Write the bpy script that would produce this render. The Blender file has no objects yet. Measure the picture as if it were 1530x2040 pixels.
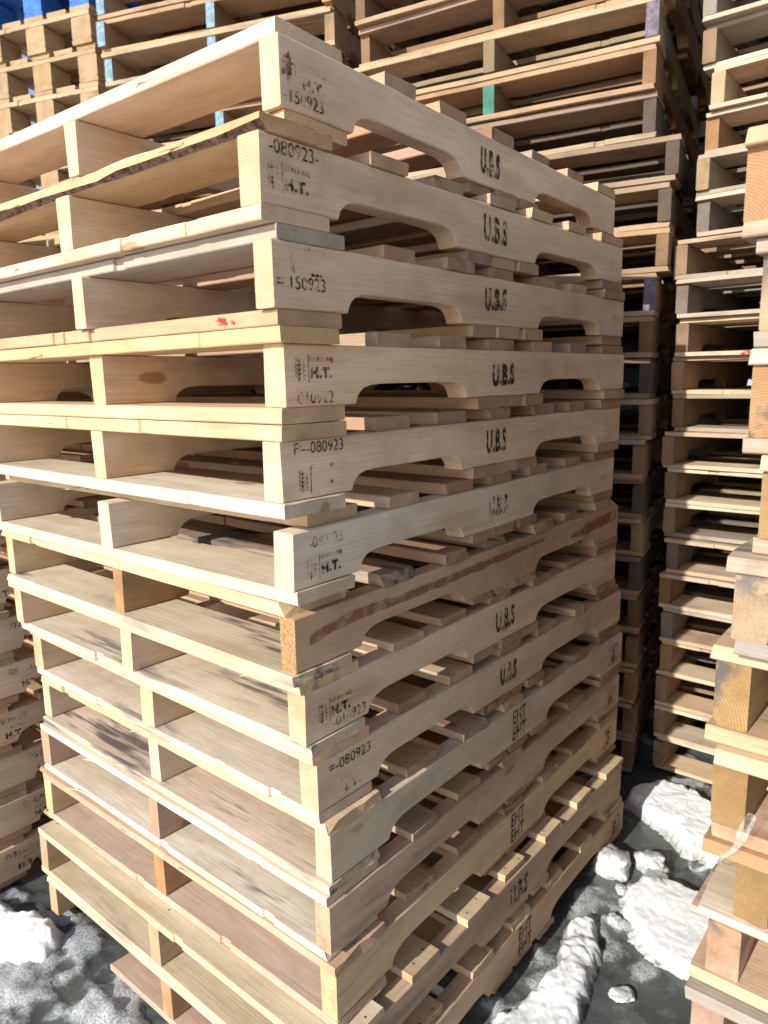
import bpy, bmesh, math, random
from mathutils import Vector, Matrix, noise as mnoise

scene = bpy.context.scene
COL = scene.collection
# ------------------------------------------------------------------ camera
cam_data = bpy.data.cameras.new("camera")
cam_data.sensor_fit = 'VERTICAL'
cam_data.sensor_height = 36.0
cam_data.lens = 1442.12 / 2040.0 * 36.0
cam_data.clip_start = 0.02
cam_data.clip_end = 1000.0
cam = bpy.data.objects.new("camera", cam_data)
COL.objects.link(cam)
yaw, pitch, roll = 0.693515, 0.181807, -0.018159
fwd = Vector((math.cos(yaw) * math.cos(pitch), math.sin(yaw) * math.cos(pitch), -math.sin(pitch)))
rt0 = Vector((math.sin(yaw), -math.cos(yaw), 0))
up0 = rt0.cross(fwd)
rt = rt0 * math.cos(roll) + up0 * math.sin(roll)
up = up0 * math.cos(roll) - rt0 * math.sin(roll)
m = Matrix((rt, up, -fwd)).transposed().to_4x4()
m.translation = Vector((-0.717737, -0.756111, 1.337879))
cam.matrix_world = m
scene.camera = cam
cam_data.dof.use_dof = True
cam_data.dof.focus_distance = 1.30
cam_data.dof.aperture_fstop = 7.0

# ------------------------------------------------------------------ world + sun
SUN_EL = math.radians(27.0)
SUN_SIDE = 0.03                      # small lean towards +Y: the long notched faces stay in shade
world = bpy.data.worlds.new("World")
scene.world = world
world.use_nodes = True
wn = world.node_tree.nodes
bg = wn["Background"]
sky = wn.new("ShaderNodeTexSky")
sky.sky_type = 'NISHITA'
sky.sun_disc = False
sky.sun_elevation = SUN_EL
sky.sun_rotation = math.radians(-90.0)
sky.air_density = 1.0
sky.dust_density = 0.7
sky.ozone_density = 0.6
world.node_tree.links.new(sky.outputs[0], bg.inputs[0])
bg.inputs[1].default_value = 0.142

sun_data = bpy.data.lights.new("sun", 'SUN')
sun_data.energy = 4.5
sun_data.angle = math.radians(0.55)
sun_data.color = (1.0, 0.955, 0.875)
sun = bpy.data.objects.new("sun", sun_data)
COL.objects.link(sun)
sd = Vector((math.cos(SUN_EL), -SUN_SIDE, -math.sin(SUN_EL))).normalized()
sun.rotation_euler = sd.to_track_quat('-Z', 'Y').to_euler()
sun.location = (-6, 0.5, 4)

vs = scene.view_settings
vs.view_transform = 'Standard'
vs.look = 'None'
vs.gamma = 1.0
vs.exposure = 0.53
cy = scene.cycles
cy.max_bounces = 5
cy.diffuse_bounces = 3
cy.glossy_bounces = 2
cy.transmission_bounces = 2
cy.transparent_max_bounces = 6
cy.use_adaptive_sampling = True
cy.adaptive_threshold = 0.02
try:
    vs.use_curve_mapping = False
except Exception:
    pass

# ------------------------------------------------------------------ node helpers
class NT:
    def __init__(self, name):
        self.mat = bpy.data.materials.new(name)
        self.mat.use_nodes = True
        self.t = self.mat.node_tree
        self.n = self.t.nodes
        self.p = self.n["Principled BSDF"]
        self.out = self.n["Material Output"]
    def link(self, a, b):
        self.t.links.new(a, b)
    def inp(self, sock, v):
        if hasattr(v, 'is_output'):
            self.link(v, sock)
        elif v is not None:
            sock.default_value = v
    def math(self, op, a, b=None, c=None, clamp=False):
        n = self.n.new("ShaderNodeMath"); n.operation = op; n.use_clamp = clamp
        for i, v in enumerate((a, b, c)):
            self.inp(n.inputs[i], v)
        return n.outputs[0]
    def vmath(self, op, a, b=None):
        n = self.n.new("ShaderNodeVectorMath"); n.operation = op
        self.inp(n.inputs[0], a)
        if b is not None: self.inp(n.inputs[1], b)
        return n.outputs[0] if op not in ('LENGTH', 'DOT_PRODUCT') else n.outputs[1]
    def noise(self, vec, scale, detail=3.0, rough=0.55, dist=0.0):
        n = self.n.new("ShaderNodeTexNoise")
        self.inp(n.inputs["Vector"], vec)
        n.inputs["Scale"].default_value = scale
        n.inputs["Detail"].default_value = detail
        n.inputs["Roughness"].default_value = rough
        n.inputs["Distortion"].default_value = dist
        return n.outputs[0]
    def mapr(self, v, a, b, c=0.0, d=1.0, smooth=True):
        n = self.n.new("ShaderNodeMapRange")
        n.interpolation_type = 'SMOOTHSTEP' if smooth else 'LINEAR'
        self.inp(n.inputs[0], v)
        for i, x in enumerate((a, b, c, d)):
            self.inp(n.inputs[i + 1], x)
        return n.outputs[0]
    def mix(self, f, a, b, mode='MIX'):
        n = self.n.new("ShaderNodeMix"); n.data_type = 'RGBA'; n.blend_type = mode
        self.inp(n.inputs[0], f); self.inp(n.inputs[6], a); self.inp(n.inputs[7], b)
        return n.outputs[2]
    def attr(self, name):
        n = self.n.new("ShaderNodeAttribute"); n.attribute_type = 'OBJECT'; n.attribute_name = name
        return n.outputs["Fac"]
    def bump(self, h, strength, dist):
        n = self.n.new("ShaderNodeBump")
        n.inputs["Strength"].default_value = strength
        n.inputs["Distance"].default_value = dist
        self.inp(n.inputs["Height"], h)
        self.link(n.outputs[0], self.p.inputs["Normal"])
        return n

def rgba(c, a=1.0):
    return (c[0], c[1], c[2], a)

# ------------------------------------------------------------------ wood
def wood_material():
    w = NT("sawn_wood")
    tc = w.n.new("ShaderNodeTexCoord")
    oi = w.n.new("ShaderNodeObjectInfo")
    rnd = oi.outputs["Random"]; base = oi.outputs["Color"]
    cmb = w.n.new("ShaderNodeCombineXYZ")
    w.inp(cmb.inputs[0], w.math('MULTIPLY', rnd, 61.0))
    w.inp(cmb.inputs[1], 0.0); w.inp(cmb.inputs[2], 0.0)
    pos = w.vmath('ADD', tc.outputs["Object"], cmb.outputs[0])
    def stretched(sx, sy, sz):
        return w.vmath('MULTIPLY', pos, (sx, sy, sz))
    sp = w.n.new("ShaderNodeSeparateXYZ"); w.link(tc.outputs["Object"], sp.inputs[0])
    # growth rings round an off-centre pith that runs along the piece
    wob = w.noise(stretched(1.6, 9, 9), 1.0, 1.0, 0.5)
    wob2 = w.noise(stretched(0.9, 2.0, 2.0), 1.0, 0.0, 0.5)
    r1 = w.math('FRACT', w.math('MULTIPLY', rnd, 17.3))
    r2 = w.math('FRACT', w.math('MULTIPLY', rnd, 53.9))
    cy = w.math('MULTIPLY_ADD', r1, 0.14, -0.02)
    cz = w.math('MULTIPLY_ADD', r2, -0.09, 0.01)
    dy = w.math('ADD', w.math('SUBTRACT', sp.outputs[1], cy), w.math('MULTIPLY_ADD', wob, 0.012, -0.006))
    dz = w.math('ADD', w.math('SUBTRACT', sp.outputs[2], cz), w.math('MULTIPLY_ADD', wob2, 0.05, -0.025))
    rad = w.math('SQRT', w.math('ADD', w.math('MULTIPLY', dy, dy), w.math('MULTIPLY', dz, dz)))
    ringc = w.math('FRACT', w.math('MULTIPLY', rad, w.math('MULTIPLY_ADD', r2, 150.0, 230.0)))
    ring = w.mapr(ringc, 0.35, 0.92, 0.0, 1.0)
    ring = w.math('MULTIPLY', ring, w.mapr(ringc, 1.0, 0.93, 0.0, 1.0))
    nsep = w.n.new("ShaderNodeSeparateXYZ"); w.link(tc.outputs["Normal"], nsep.inputs[0])
    endg = w.mapr(w.math('ABSOLUTE', nsep.outputs[0]), 0.6, 0.85, 0.0, 1.0)
    broad = w.noise(stretched(1.7, 14, 14), 1.0, 1.0, 0.55)
    fib = w.noise(stretched(9, 260, 260), 1.0, 1.0, 0.6)
    mott = w.noise(stretched(12, 28, 28), 1.0, 3.0, 0.62)
    c = w.mix(1.0, base, w.mix(broad, (0.70, 0.64, 0.56, 1), (1.20, 1.20, 1.21, 1)), 'MULTIPLY')
    c = w.mix(1.0, c, w.mix(mott, (0.80, 0.78, 0.75, 1), (1.17, 1.17, 1.17, 1)), 'MULTIPLY')
    late = w.mix(1.0, base, (0.60, 0.46, 0.33, 1), 'MULTIPLY')
    ringf = w.math('MULTIPLY', ring, w.math('MULTIPLY_ADD', endg, 0.42, w.math('MULTIPLY_ADD', r1, 0.12, 0.06)))
    c = w.mix(ringf, c, late)
    c = w.mix(1.0, c, w.mix(w.mapr(fib, 0.28, 0.72, 0, 1, False), (0.90, 0.89, 0.87, 1), (1.06, 1.06, 1.06, 1)), 'MULTIPLY')
    # knots
    vo = w.n.new("ShaderNodeTexVoronoi"); vo.voronoi_dimensions = '3D'; vo.feature = 'F1'
    kv = w.vmath('ADD', stretched(4.2, 11, 11), (0, 0, 0))
    w.link(kv, vo.inputs["Vector"]); vo.inputs["Scale"].default_value = 1.0
    kd = w.math('ADD', vo.outputs["Distance"], w.math('MULTIPLY_ADD', mott, 0.12, -0.06))
    vsep = w.n.new("ShaderNodeSeparateXYZ"); w.link(vo.outputs["Color"], vsep.inputs[0])
    knot = w.math('MULTIPLY', w.mapr(kd, 0.17, 0.10, 0, 1), w.math('GREATER_THAN', vsep.outputs[0], 0.70))
    c = w.mix(w.math('MULTIPLY', knot, 0.7), c, w.mix(1.0, base, (0.42, 0.25, 0.14, 1), 'MULTIPLY'))
    # blue stain and scuffed dirt, streaked along the grain
    st = w.noise(stretched(3.6, 34, 34), 1.0, 3.0, 0.62)
    st2 = w.noise(stretched(2.1, 7, 7), 1.0, 0.0, 0.5)
    sa = w.attr("stain")
    sm = w.math('MULTIPLY', w.mapr(st, 0.46, 0.62, 0, 1), w.mapr(st2, w.math('MULTIPLY_ADD', sa, -0.24, 0.66), w.math('MULTIPLY_ADD', sa, -0.24, 0.80), 0, 1))
    c = w.mix(w.math('MULTIPLY', sm, w.math('MINIMUM', w.math('MULTIPLY', sa, 1.6), 0.9)), c, (0.085, 0.085, 0.09, 1))
    # weathering to grey
    ga = w.attr("grey")
    gn = st
    gm = w.math('MULTIPLY', ga, w.mapr(gn, 0.25, 0.75, 0.45, 1.15, False), clamp=True)
    c = w.mix(gm, c, w.mix(fib, (0.17, 0.155, 0.14, 1), (0.36, 0.335, 0.305, 1)))
    # handling dirt
    da = w.attr("dirt")
    dn = w.noise(pos, 7.0, 4.0, 0.68)
    c = w.mix(w.math('MULTIPLY', w.mapr(dn, 0.48, 0.75, 0, 1), da), c, (0.10, 0.08, 0.062, 1))
    wt = w.mapr(w.noise(stretched(3.0, 9, 9), 1.0, 2.0, 0.6), 0.50, 0.72, 0, 0.5)
    c = w.mix(wt, c, w.mix(1.0, c, (0.74, 0.60, 0.46, 1), 'MULTIPLY'))
    # end grain drinks light a little
    c = w.mix(w.math('MULTIPLY', endg, 0.40), c, w.mix(1.0, c, (0.80, 0.72, 0.62, 1), 'MULTIPLY'))
    w.link(c, w.p.inputs["Base Color"])
    w.p.inputs["Roughness"].default_value = 0.78
    w.p.inputs["Specular IOR Level"].default_value = 0.25
    h = w.math('ADD', w.math('MULTIPLY', fib, 0.9), w.math('MULTIPLY', mott, 1.4))
    w.bump(h, 0.5, 0.0010)
    return w.mat

def simple_material(name, color, rough=0.8, mott=0.25, scale=30.0, bump=0.4, bdist=0.002):
    w = NT(name)
    tc = w.n.new("ShaderNodeTexCoord")
    n = w.noise(tc.outputs["Object"], scale, 5.0, 0.62)
    lo = tuple(x * (1 - mott * 1.4) for x in color); hi = tuple(min(1, x * (1 + mott)) for x in color)
    w.link(w.mix(w.mapr(n, 0.3, 0.7, 0, 1, False), rgba(lo), rgba(hi)), w.p.inputs["Base Color"])
    w.p.inputs["Roughness"].default_value = rough
    w.p.inputs["Specular IOR Level"].default_value = 0.25
    w.bump(n, bump, bdist)
    return w.mat

def worn_print(name, color, thr=0.40, scale=60.0, soft=0.10):
    """ink or paint that has soaked in and rubbed away in places"""
    w = NT(name)
    oi = w.n.new("ShaderNodeObjectInfo")
    tc = w.n.new("ShaderNodeTexCoord")
    cmb = w.n.new("ShaderNodeCombineXYZ")
    w.inp(cmb.inputs[0], w.math('MULTIPLY', oi.outputs["Random"], 40.0))
    pos = w.vmath('ADD', tc.outputs["Object"], cmb.outputs[0])
    n = w.math('ADD', w.math('MULTIPLY', w.noise(pos, scale, 4.0, 0.65), 0.6), w.math('MULTIPLY', w.noise(pos, scale * 0.35, 2.0, 0.5), 0.4))
    fade = w.attr("fade")
    t = w.math('ADD', fade, thr)
    a = w.mapr(n, t, w.math('ADD', t, soft), 0, 0.90)
    w.p.inputs["Base Color"].default_value = rgba(color)
    w.p.inputs["Roughness"].default_value = 0.85
    w.p.inputs["Specular IOR Level"].default_value = 0.15
    w.link(a, w.p.inputs["Alpha"])
    return w.mat

def snow_material():
    w = NT("snow")
    tc = w.n.new("ShaderNodeTexCoord")
    g = w.noise(tc.outputs["Object"], 420.0, 3.0, 0.7)
    m1 = w.noise(tc.outputs["Object"], 26.0, 5.0, 0.6)
    d = w.noise(tc.outputs["Object"], 9.0, 5.0, 0.65)
    geo = w.n.new("ShaderNodeAttribute"); geo.attribute_type = 'GEOMETRY'; geo.attribute_name = "edge"
    c = w.mix(w.mapr(d, 0.45, 0.75, 0, 0.35), (0.86, 0.88, 0.90, 1), (0.70, 0.72, 0.73, 1))
    sd_ = w.math('MULTIPLY', w.mapr(w.attr("slush"), 0.3, 1.0, 0, 1), w.mapr(m1, 0.30, 0.62, 1, 0.25))
    c = w.mix(sd_, c, (0.20, 0.21, 0.208, 1))
    e = w.mapr(w.math('ADD', geo.outputs["Fac"], w.math('MULTIPLY_ADD', m1, 0.7, -0.35)), 0.42, 0.92, 0, 1)
    ea = w.math('MULTIPLY', e, w.math('ADD', w.attr("slush"), 0.70), clamp=True)
    c = w.mix(ea, c, (0.30, 0.31, 0.30, 1))
    w.link(c, w.p.inputs["Base Color"])
    w.p.inputs["Roughness"].default_value = 0.55
    h = w.math('ADD', w.math('MULTIPLY', g, 1.4), w.math('MULTIPLY', m1, 2.2))
    w.bump(h, 0.7, 0.0018)
    return w.mat

def ice_material():
    w = NT("dirty_ice")
    tc = w.n.new("ShaderNodeTexCoord")
    n = w.noise(tc.outputs["Object"], 40.0, 6.0, 0.65)
    n2 = w.noise(tc.outputs["Object"], 300.0, 3.0, 0.7)
    c = w.mix(w.mapr(n, 0.32, 0.68, 0, 1), (0.34, 0.355, 0.35, 1), (0.74, 0.76, 0.77, 1))
    w.link(c, w.p.inputs["Base Color"])
    w.p.inputs["Roughness"].default_value = 0.32
    w.p.inputs["Specular IOR Level"].default_value = 0.5
    w.bump(w.math('ADD', w.math('MULTIPLY', n, 2.0), n2), 0.6, 0.0025)
    return w.mat

def ground_material():
    w = NT("slush_ground")
    tc = w.n.new("ShaderNodeTexCoord")
    P = tc.outputs["Object"]
    geo = w.n.new("ShaderNodeAttribute"); geo.attribute_type = 'GEOMETRY'; geo.attribute_name = "slush"
    big = w.noise(P, 3.0, 5.0, 0.6)
    med = w.noise(P, 26.0, 6.0, 0.66)
    gran = w.noise(P, 230.0, 3.0, 0.7)
    ice = w.mix(w.mapr(big, 0.35, 0.7, 0, 1), (0.060, 0.068, 0.068, 1), (0.100, 0.110, 0.107, 1))
    ice = w.mix(w.mapr(med, 0.5, 0.72, 0, 0.55), ice, (0.16, 0.17, 0.168, 1))
    sl = w.mix(w.mapr(gran, 0.35, 0.65, 0, 1), (0.20, 0.21, 0.208, 1), (0.50, 0.52, 0.53, 1))
    sl = w.mix(w.mapr(geo.outputs["Fac"], 1.05, 1.6, 0, 1), sl, (0.78, 0.80, 0.83, 1))
    f = w.mapr(w.math('ADD', geo.outputs["Fac"], w.math('MULTIPLY_ADD', med, 0.9, -0.45)), 0.42, 0.72, 0, 1)
    c = w.mix(f, ice, sl)
    w.link(c, w.p.inputs["Base Color"])
    rough = w.mapr(med, 0.35, 0.65, 0.07, 0.30)
    w.link(w.math('ADD', rough, w.math('MULTIPLY', f, 0.2)), w.p.inputs["Roughness"])
    w.p.inputs["Specular IOR Level"].default_value = 0.5
    h = w.math('ADD', w.math('MULTIPLY', med, 2.5), w.math('MULTIPLY', gran, w.math('MULTIPLY_ADD', f, 1.8, 0.03)))
    w.bump(h, 0.5, 0.0022)
    return w.mat

def plastic_material():
    w = NT("clear_plastic_film")
    tc = w.n.new("ShaderNodeTexCoord")
    n = w.noise(tc.outputs["Object"], 90.0, 3.0, 0.6)
    w.p.inputs["Base Color"].default_value = (0.85, 0.87, 0.88, 1)
    w.p.inputs["Roughness"].default_value = 0.12
    w.p.inputs["Specular IOR Level"].default_value = 0.8
    w.link(w.mapr(n, 0.3, 0.7, 0.06, 0.34), w.p.inputs["Alpha"])
    w.bump(n, 0.8, 0.004)
    return w.mat

WOOD = wood_material()
BARK = simple_material("bark", (0.12, 0.062, 0.04), 0.9, 0.75, 70.0, 1.0, 0.006)
TORN = simple_material("torn_fibre", (0.45, 0.25, 0.12), 0.9, 0.5, 160.0, 1.0, 0.004)
BLUE = simple_material("blue_paint", (0.03, 0.13, 0.42), 0.6, 0.3, 40.0)
SKYB = simple_material("pale_blue_paint", (0.17, 0.27, 0.34), 0.65, 0.4, 60.0)
GREEN = simple_material("green_paint", (0.03, 0.15, 0.11), 0.6, 0.3, 40.0)
ORANGE = simple_material("orange_paint", (0.70, 0.16, 0.02), 0.6, 0.2, 40.0)
PURPLE = simple_material("dull_violet_paint", (0.14, 0.12, 0.15), 0.7, 0.4, 60.0)
BLACKP = simple_material("black_paint", (0.03, 0.033, 0.04), 0.6, 0.4, 60.0)
RUSTEND = simple_material("weathered_end_grain", (0.37, 0.21, 0.095), 0.9, 0.32, 170.0, 1.0, 0.003)
NAIL = simple_material("nail_steel", (0.05, 0.042, 0.036), 0.5, 0.3, 90.0)
INK = worn_print("black_ink", (0.022, 0.017, 0.015), 0.36, 110.0, 0.17)
REDP = worn_print("red_marker", (0.33, 0.03, 0.035), 0.42, 90.0, 0.14)
MAROON = worn_print("maroon_smear", (0.16, 0.035, 0.045), 0.42, 60.0, 0.14)
RUST = worn_print("red_brown_streak", (0.26, 0.105, 0.055), 0.38, 34.0, 0.30)
SNOW = snow_material(); ICE = ice_material(); GROUND = ground_material(); FILM = plastic_material()
for mt in (SNOW, GROUND):
    mt.displacement_method = 'BUMP'

# ------------------------------------------------------------------ mesh helpers
def nz(a, b=0.0, c=0.0):
    return mnoise.noise(Vector((a, b, c)))

def loft(name, cols, n=2, ch=0.002, ejit=0.002, ragged=0.0, seed=0.0, wane=None, mats=None, endmat=0, taper=None):
    """A sawn piece along local +x.  cols: list of (x, y0, y1, z0, z1) cross-sections.
    n: strips across the width, ch: eased arris, ejit: uneven saw cut at both ends, ragged: torn upper end edge.
    wane: (dy, dz) bark edge along the low +y arris (second material slot)."""
    verts, faces, fm = [], [], []
    K = 2 * (n + 1) + 4
    last = len(cols) - 1
    for i, (x, y0, y1, z0, z1) in enumerate(cols):
        c = ch
        pts = []
        for k in range(n + 1):
            pts.append((y0 + c + (y1 - y0 - 2 * c) * k / n, z0))
        pts.append((y1, z0 + c)); pts.append((y1, z1 - c))
        for k in range(n, -1, -1):
            pts.append((y0 + c + (y1 - y0 - 2 * c) * k / n, z1))
        pts.append((y0, z1 - c)); pts.append((y0, z0 + c))
        if wane:
            wx = 0.65 + 0.8 * nz(x * 4.0, seed, 3.3) + 0.35 * nz(x * 19.0, seed, 9.1)
            wx = max(0.05, min(1.0, wx))
            pts[n] = (y1 - c - wane[0] * wx, z0)
            pts[n + 1] = (y1, z0 + c + (z1 - z0 - 2.5 * c) * wane[1] * wx)
            for k in range(1, n):
                pts[k] = (min(pts[k][0], pts[n][0] - 0.001 * (n - k)), z0)
        for j, (y, z) in enumerate(pts):
            xx = x
            if i == 0 or i == last:
                s = 1 if i == 0 else -1
                e = ejit * (0.5 + nz(y * 60, z * 90, seed + i)) 
                if ragged:
                    hi = (z - z0) / max(1e-6, z1 - z0)
                    e += ragged * hi * max(0.0, 0.35 + 1.3 * nz(y * 75, seed * 1.7, i + 5.5))
                xx += s * max(0.0, e)
            verts.append((xx, y, z))
    for i in range(last):
        for j in range(K):
            a = i * K + j; b = i * K + (j + 1) % K
            faces.append((a, b, b + K, a + K))
            fm.append(1 if (wane and j == n) else 0)
    faces.append(tuple(range(K - 1, -1, -1))); fm.append(endmat)
    faces.append(tuple(last * K + j for j in range(K))); fm.append(endmat)
    me = bpy.data.meshes.new(name)
    me.from_pydata(verts, [], faces)
    # outward normals
    bm = bmesh.new(); bm.from_mesh(me)
    bmesh.ops.recalc_face_normals(bm, faces=bm.faces)
    bm.to_mesh(me); bm.free()
    for mt in (mats or [WOOD]):
        me.materials.append(mt)
    for p, k in zip(me.polygons, fm):
        p.material_index = k
    return me

def plank_mesh(L, W, T, seed, seg=10, n=4, ch=0.0018, wob=0.0014, ejit=0.003, ragged=0.0, chips=1, wane=None, mats=None, endmat=0, bow=0.0):
    """A deck board: local x along the grain, y across (0..W), z up (0..T)"""
    rnd = random.Random(int(seed * 7919) + 13)
    chipx = [(rnd.uniform(0.08, 0.92) * L, rnd.choice((0, 1)), rnd.uniform(0.002, 0.0055)) for _ in range(chips)]
    xs = [L * i / seg for i in range(seg + 1)]
    for cx, s, d in chipx:
        xs += [cx - 0.0165, cx - 0.0125, cx - 0.003, cx + 0.0125, cx + 0.0150]
    xs = sorted(x for x in xs if 0 <= x <= L)
    cols = []
    for x in xs:
        y0 = wob * nz(x * 5, seed, 0.3) + wob * 0.5 * nz(x * 31, seed, 7.3)
        y1 = W + wob * nz(x * 5, seed, 4.3) + wob * 0.5 * nz(x * 31, seed, 2.3)
        dz = 0.0
        for cx, s, d in chipx:
            if abs(x - cx) < 0.013:
                if s: y1 -= d
                else: y0 += d
        b = bow * math.sin(math.pi * x / L)
        cols.append((x, y0, y1, b + 0.0003 * nz(x * 9, seed, 1.0), b + T + 0.0004 * nz(x * 11, seed, 5.0)))
    return loft("deck_board", cols, n, ch, ejit, ragged, seed, wane, mats, endmat)

NOTCHES = ((0.150, 0.462), (0.752, 1.070))
def stringer_mesh(L, th, H, seed, notches=NOTCHES, depth=0.030, n=2, ch=0.002, ejit=0.003, mats=None, endmat=0, wob=0.001, clip=None):
    """A pallet stringer: local x along, y 0..th, z 0..H with fork notches cut into the lower edge"""
    prof = [(0.0, 0.0), (0.004, 0.34), (0.011, 0.60), (0.022, 0.82), (0.038, 0.95), (0.060, 1.0)]
    zb = {}
    base = [L * i / 14 for i in range(15)]
    for a, b in notches:
        base = [x for x in base if not (a - 0.012 < x < b + 0.012)]
    pts = [(x, 0.0) for x in base]
    for a, b in notches:
        s = 1.0 + 0.25 * nz(a * 7, seed)
        for dx, f in prof:
            pts.append((a + dx * s, depth * f)); pts.append((b - dx * s, depth * f))
        for k in (0.35, 0.5, 0.65):
            pts.append((a + (b - a) * k, depth * (1.0 + 0.03 * nz(k * 9, seed))))
    pts.sort()
    cols = []
    for x, z0 in pts:
        y0 = wob * nz(x * 4, seed, 0.3) + wob * 0.4 * nz(x * 27, seed, 6.3)
        y1 = th + wob * nz(x * 4, seed, 4.3)
        z1 = H + 0.0003 * nz(x * 13, seed, 2.7)
        cols.append((x, y0, y1, z0, z1))
    return loft("stringer", cols, n, ch, ejit, 0.0, seed, None, mats, endmat)

def new_obj(name, me, parent=None, loc=(0, 0, 0), rz=0.0, color=None, grey=0.0, stain=0.0, dirt=0.0):
    o = bpy.data.objects.new(name, me)
    COL.objects.link(o)
    o.parent = parent
    o.location = loc
    o.rotation_euler = (0, 0, rz)
    if color is not None:
        o.color = rgba(color)
        o["grey"] = float(grey); o["stain"] = float(stain); o["dirt"] = float(dirt)
    return o

def empty(name, loc, rz, label, cat, group=None):
    o = bpy.data.objects.new(name, None)
    COL.objects.link(o)
    o.empty_display_size = 0.1
    o.location = loc
    o.rotation_euler = (0, 0, rz)
    o["label"] = label; o["category"] = cat
    if group: o["group"] = group
    return o

def vary(c, rnd, a=0.10, hue=0.05):
    k = 1.0 + rnd.uniform(-a, a)
    h = rnd.uniform(-hue, hue)
    return (min(0.85, c[0] * k * (1 + h * 0.4)), min(0.85, c[1] * k), min(0.85, c[2] * k * (1 - h)))

FRESH = (0.65, 0.47, 0.315); CREAM = (0.68, 0.525, 0.38); TAN = (0.54, 0.375, 0.24); PINK = (0.53, 0.37, 0.275)
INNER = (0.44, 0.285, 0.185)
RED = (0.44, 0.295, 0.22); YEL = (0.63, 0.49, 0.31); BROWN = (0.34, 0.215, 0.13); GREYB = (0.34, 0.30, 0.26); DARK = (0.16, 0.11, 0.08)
ORNG = (0.47, 0.285, 0.145); WHITE = (0.645, 0.545, 0.425)

# ------------------------------------------------------------------ lettering
_txt = {}
def text_mesh(s, bold=0.0):
    key = (s, bold)
    if key in _txt: return _txt[key]
    cu = bpy.data.curves.new("lettering", 'FONT')
    cu.body = s; cu.size = 1.0; cu.offset = bold; cu.resolution_u = 3
    cu.space_line = 0.86
    cu.space_character = 1.0 + bold * 2.2
    ob = bpy.data.objects.new("lettering", cu)
    COL.objects.link(ob)
    bpy.context.view_layer.update()
    dg = bpy.context.evaluated_depsgraph_get()
    me = bpy.data.meshes.new_from_object(ob.evaluated_get(dg))
    bpy.data.objects.remove(ob); bpy.data.curves.remove(cu)
    xs = [v.co.x for v in me.vertices]; ys = [v.co.y for v in me.vertices]
    x0, x1, y0, y1 = min(xs), max(xs), min(ys), max(ys)
    for v in me.vertices:
        v.co = ((v.co.x - x0) / (x1 - x0), (v.co.y - y0) / (y1 - y0), 0)
    _txt[key] = me
    return me

def print_mesh(src, w, h, mat, shear=0.0, arc=0.0):
    """unit lettering scaled to w x h on the plane y = 0, read from -y"""
    me = src.copy()
    for v in me.vertices:
        x, y = v.co.x, v.co.y
        v.co = (x * w + y * h * shear, 0.0, y * h + arc * x * w)
    me.materials.clear(); me.materials.append(mat)
    return me

def stamp(parent, s, x, z, w, h, fade=0.0, bold=0.0, mat=None, name="printed_stamp", tilt=0.0, y=-0.0016):
    o = new_obj(name, print_mesh(text_mesh(s, bold), w, h, mat or INK, arc=tilt), parent, (x, y, z))
    o["fade"] = float(fade)
    return o

def strokes_mesh(segs, t):
    """thin ink strokes: list of ((x,z),(x,z)) on the plane y=0"""
    verts, faces = [], []
    for (a, b), (c, d) in segs:
        v = Vector((c - a, d - b)); L = v.length or 1e-6
        nx, ny = -v.y / L * t / 2, v.x / L * t / 2
        i = len(verts)
        verts += [(a + nx, 0, b + ny), (a - nx, 0, b - ny), (c - nx, 0, d - ny), (c + nx, 0, d + ny)]
        faces.append((i, i + 1, i + 2, i + 3))
    me = bpy.data.meshes.new("ink_strokes")
    me.from_pydata(verts, [], faces)
    return me

def wheat_stamp(parent, x, z, w, h, fade=0.0):
    """ear-of-wheat plant health mark with its upright letters and rule"""
    segs = []
    cx = w * 0.28
    segs.append(((cx, 0), (cx, h)))
    for k in range(5):
        zz = h * (0.08 + 0.17 * k)
        segs.append(((cx, zz), (cx - w * 0.26, zz + h * 0.12)))
        segs.append(((cx - w * 0.26, zz + h * 0.12), (cx - w * 0.26, zz + h * 0.19)))
        segs.append(((cx, zz), (cx + w * 0.14, zz + h * 0.10)))
    segs.append(((w, -h * 0.06), (w, h * 1.06)))
    me = strokes_mesh(segs, 0.0015)
    me.materials.append(INK)
    o = new_obj("printed_stamp", me, parent, (x, -0.0016, z)); o["fade"] = float(fade)
    t = print_mesh(text_mesh("I\nP\nP\nC", 0.01), w * 0.2, h * 0.8, INK)
    o2 = new_obj("printed_stamp", t, parent, (x + w * 0.58, -0.0016, z + h * 0.08)); o2["fade"] = float(fade)

def splotch(parent, x, z, w, h, mat, seed, fade=0.0, y=-0.0014, name="paint_mark"):
    N = 26
    verts = [(0, 0, 0)]
    for i in range(N):
        a = 2 * math.pi * i / N
        r = 0.72 + 0.5 * nz(math.cos(a) * 2.3, math.sin(a) * 2.3, seed) + 0.25 * nz(math.cos(a) * 7, math.sin(a) * 7, seed)
        verts.append((math.cos(a) * r * w / 2, 0, math.sin(a) * r * h / 2))
    me = bpy.data.meshes.new("paint_mark")
    me.from_pydata(verts, [], [(0, i + 1, (i + 1) % N + 1) for i in range(N)])
    me.materials.append(mat)
    o = new_obj(name, me, parent, (x, y, z)); o["fade"] = float(fade)
    return o

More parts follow.
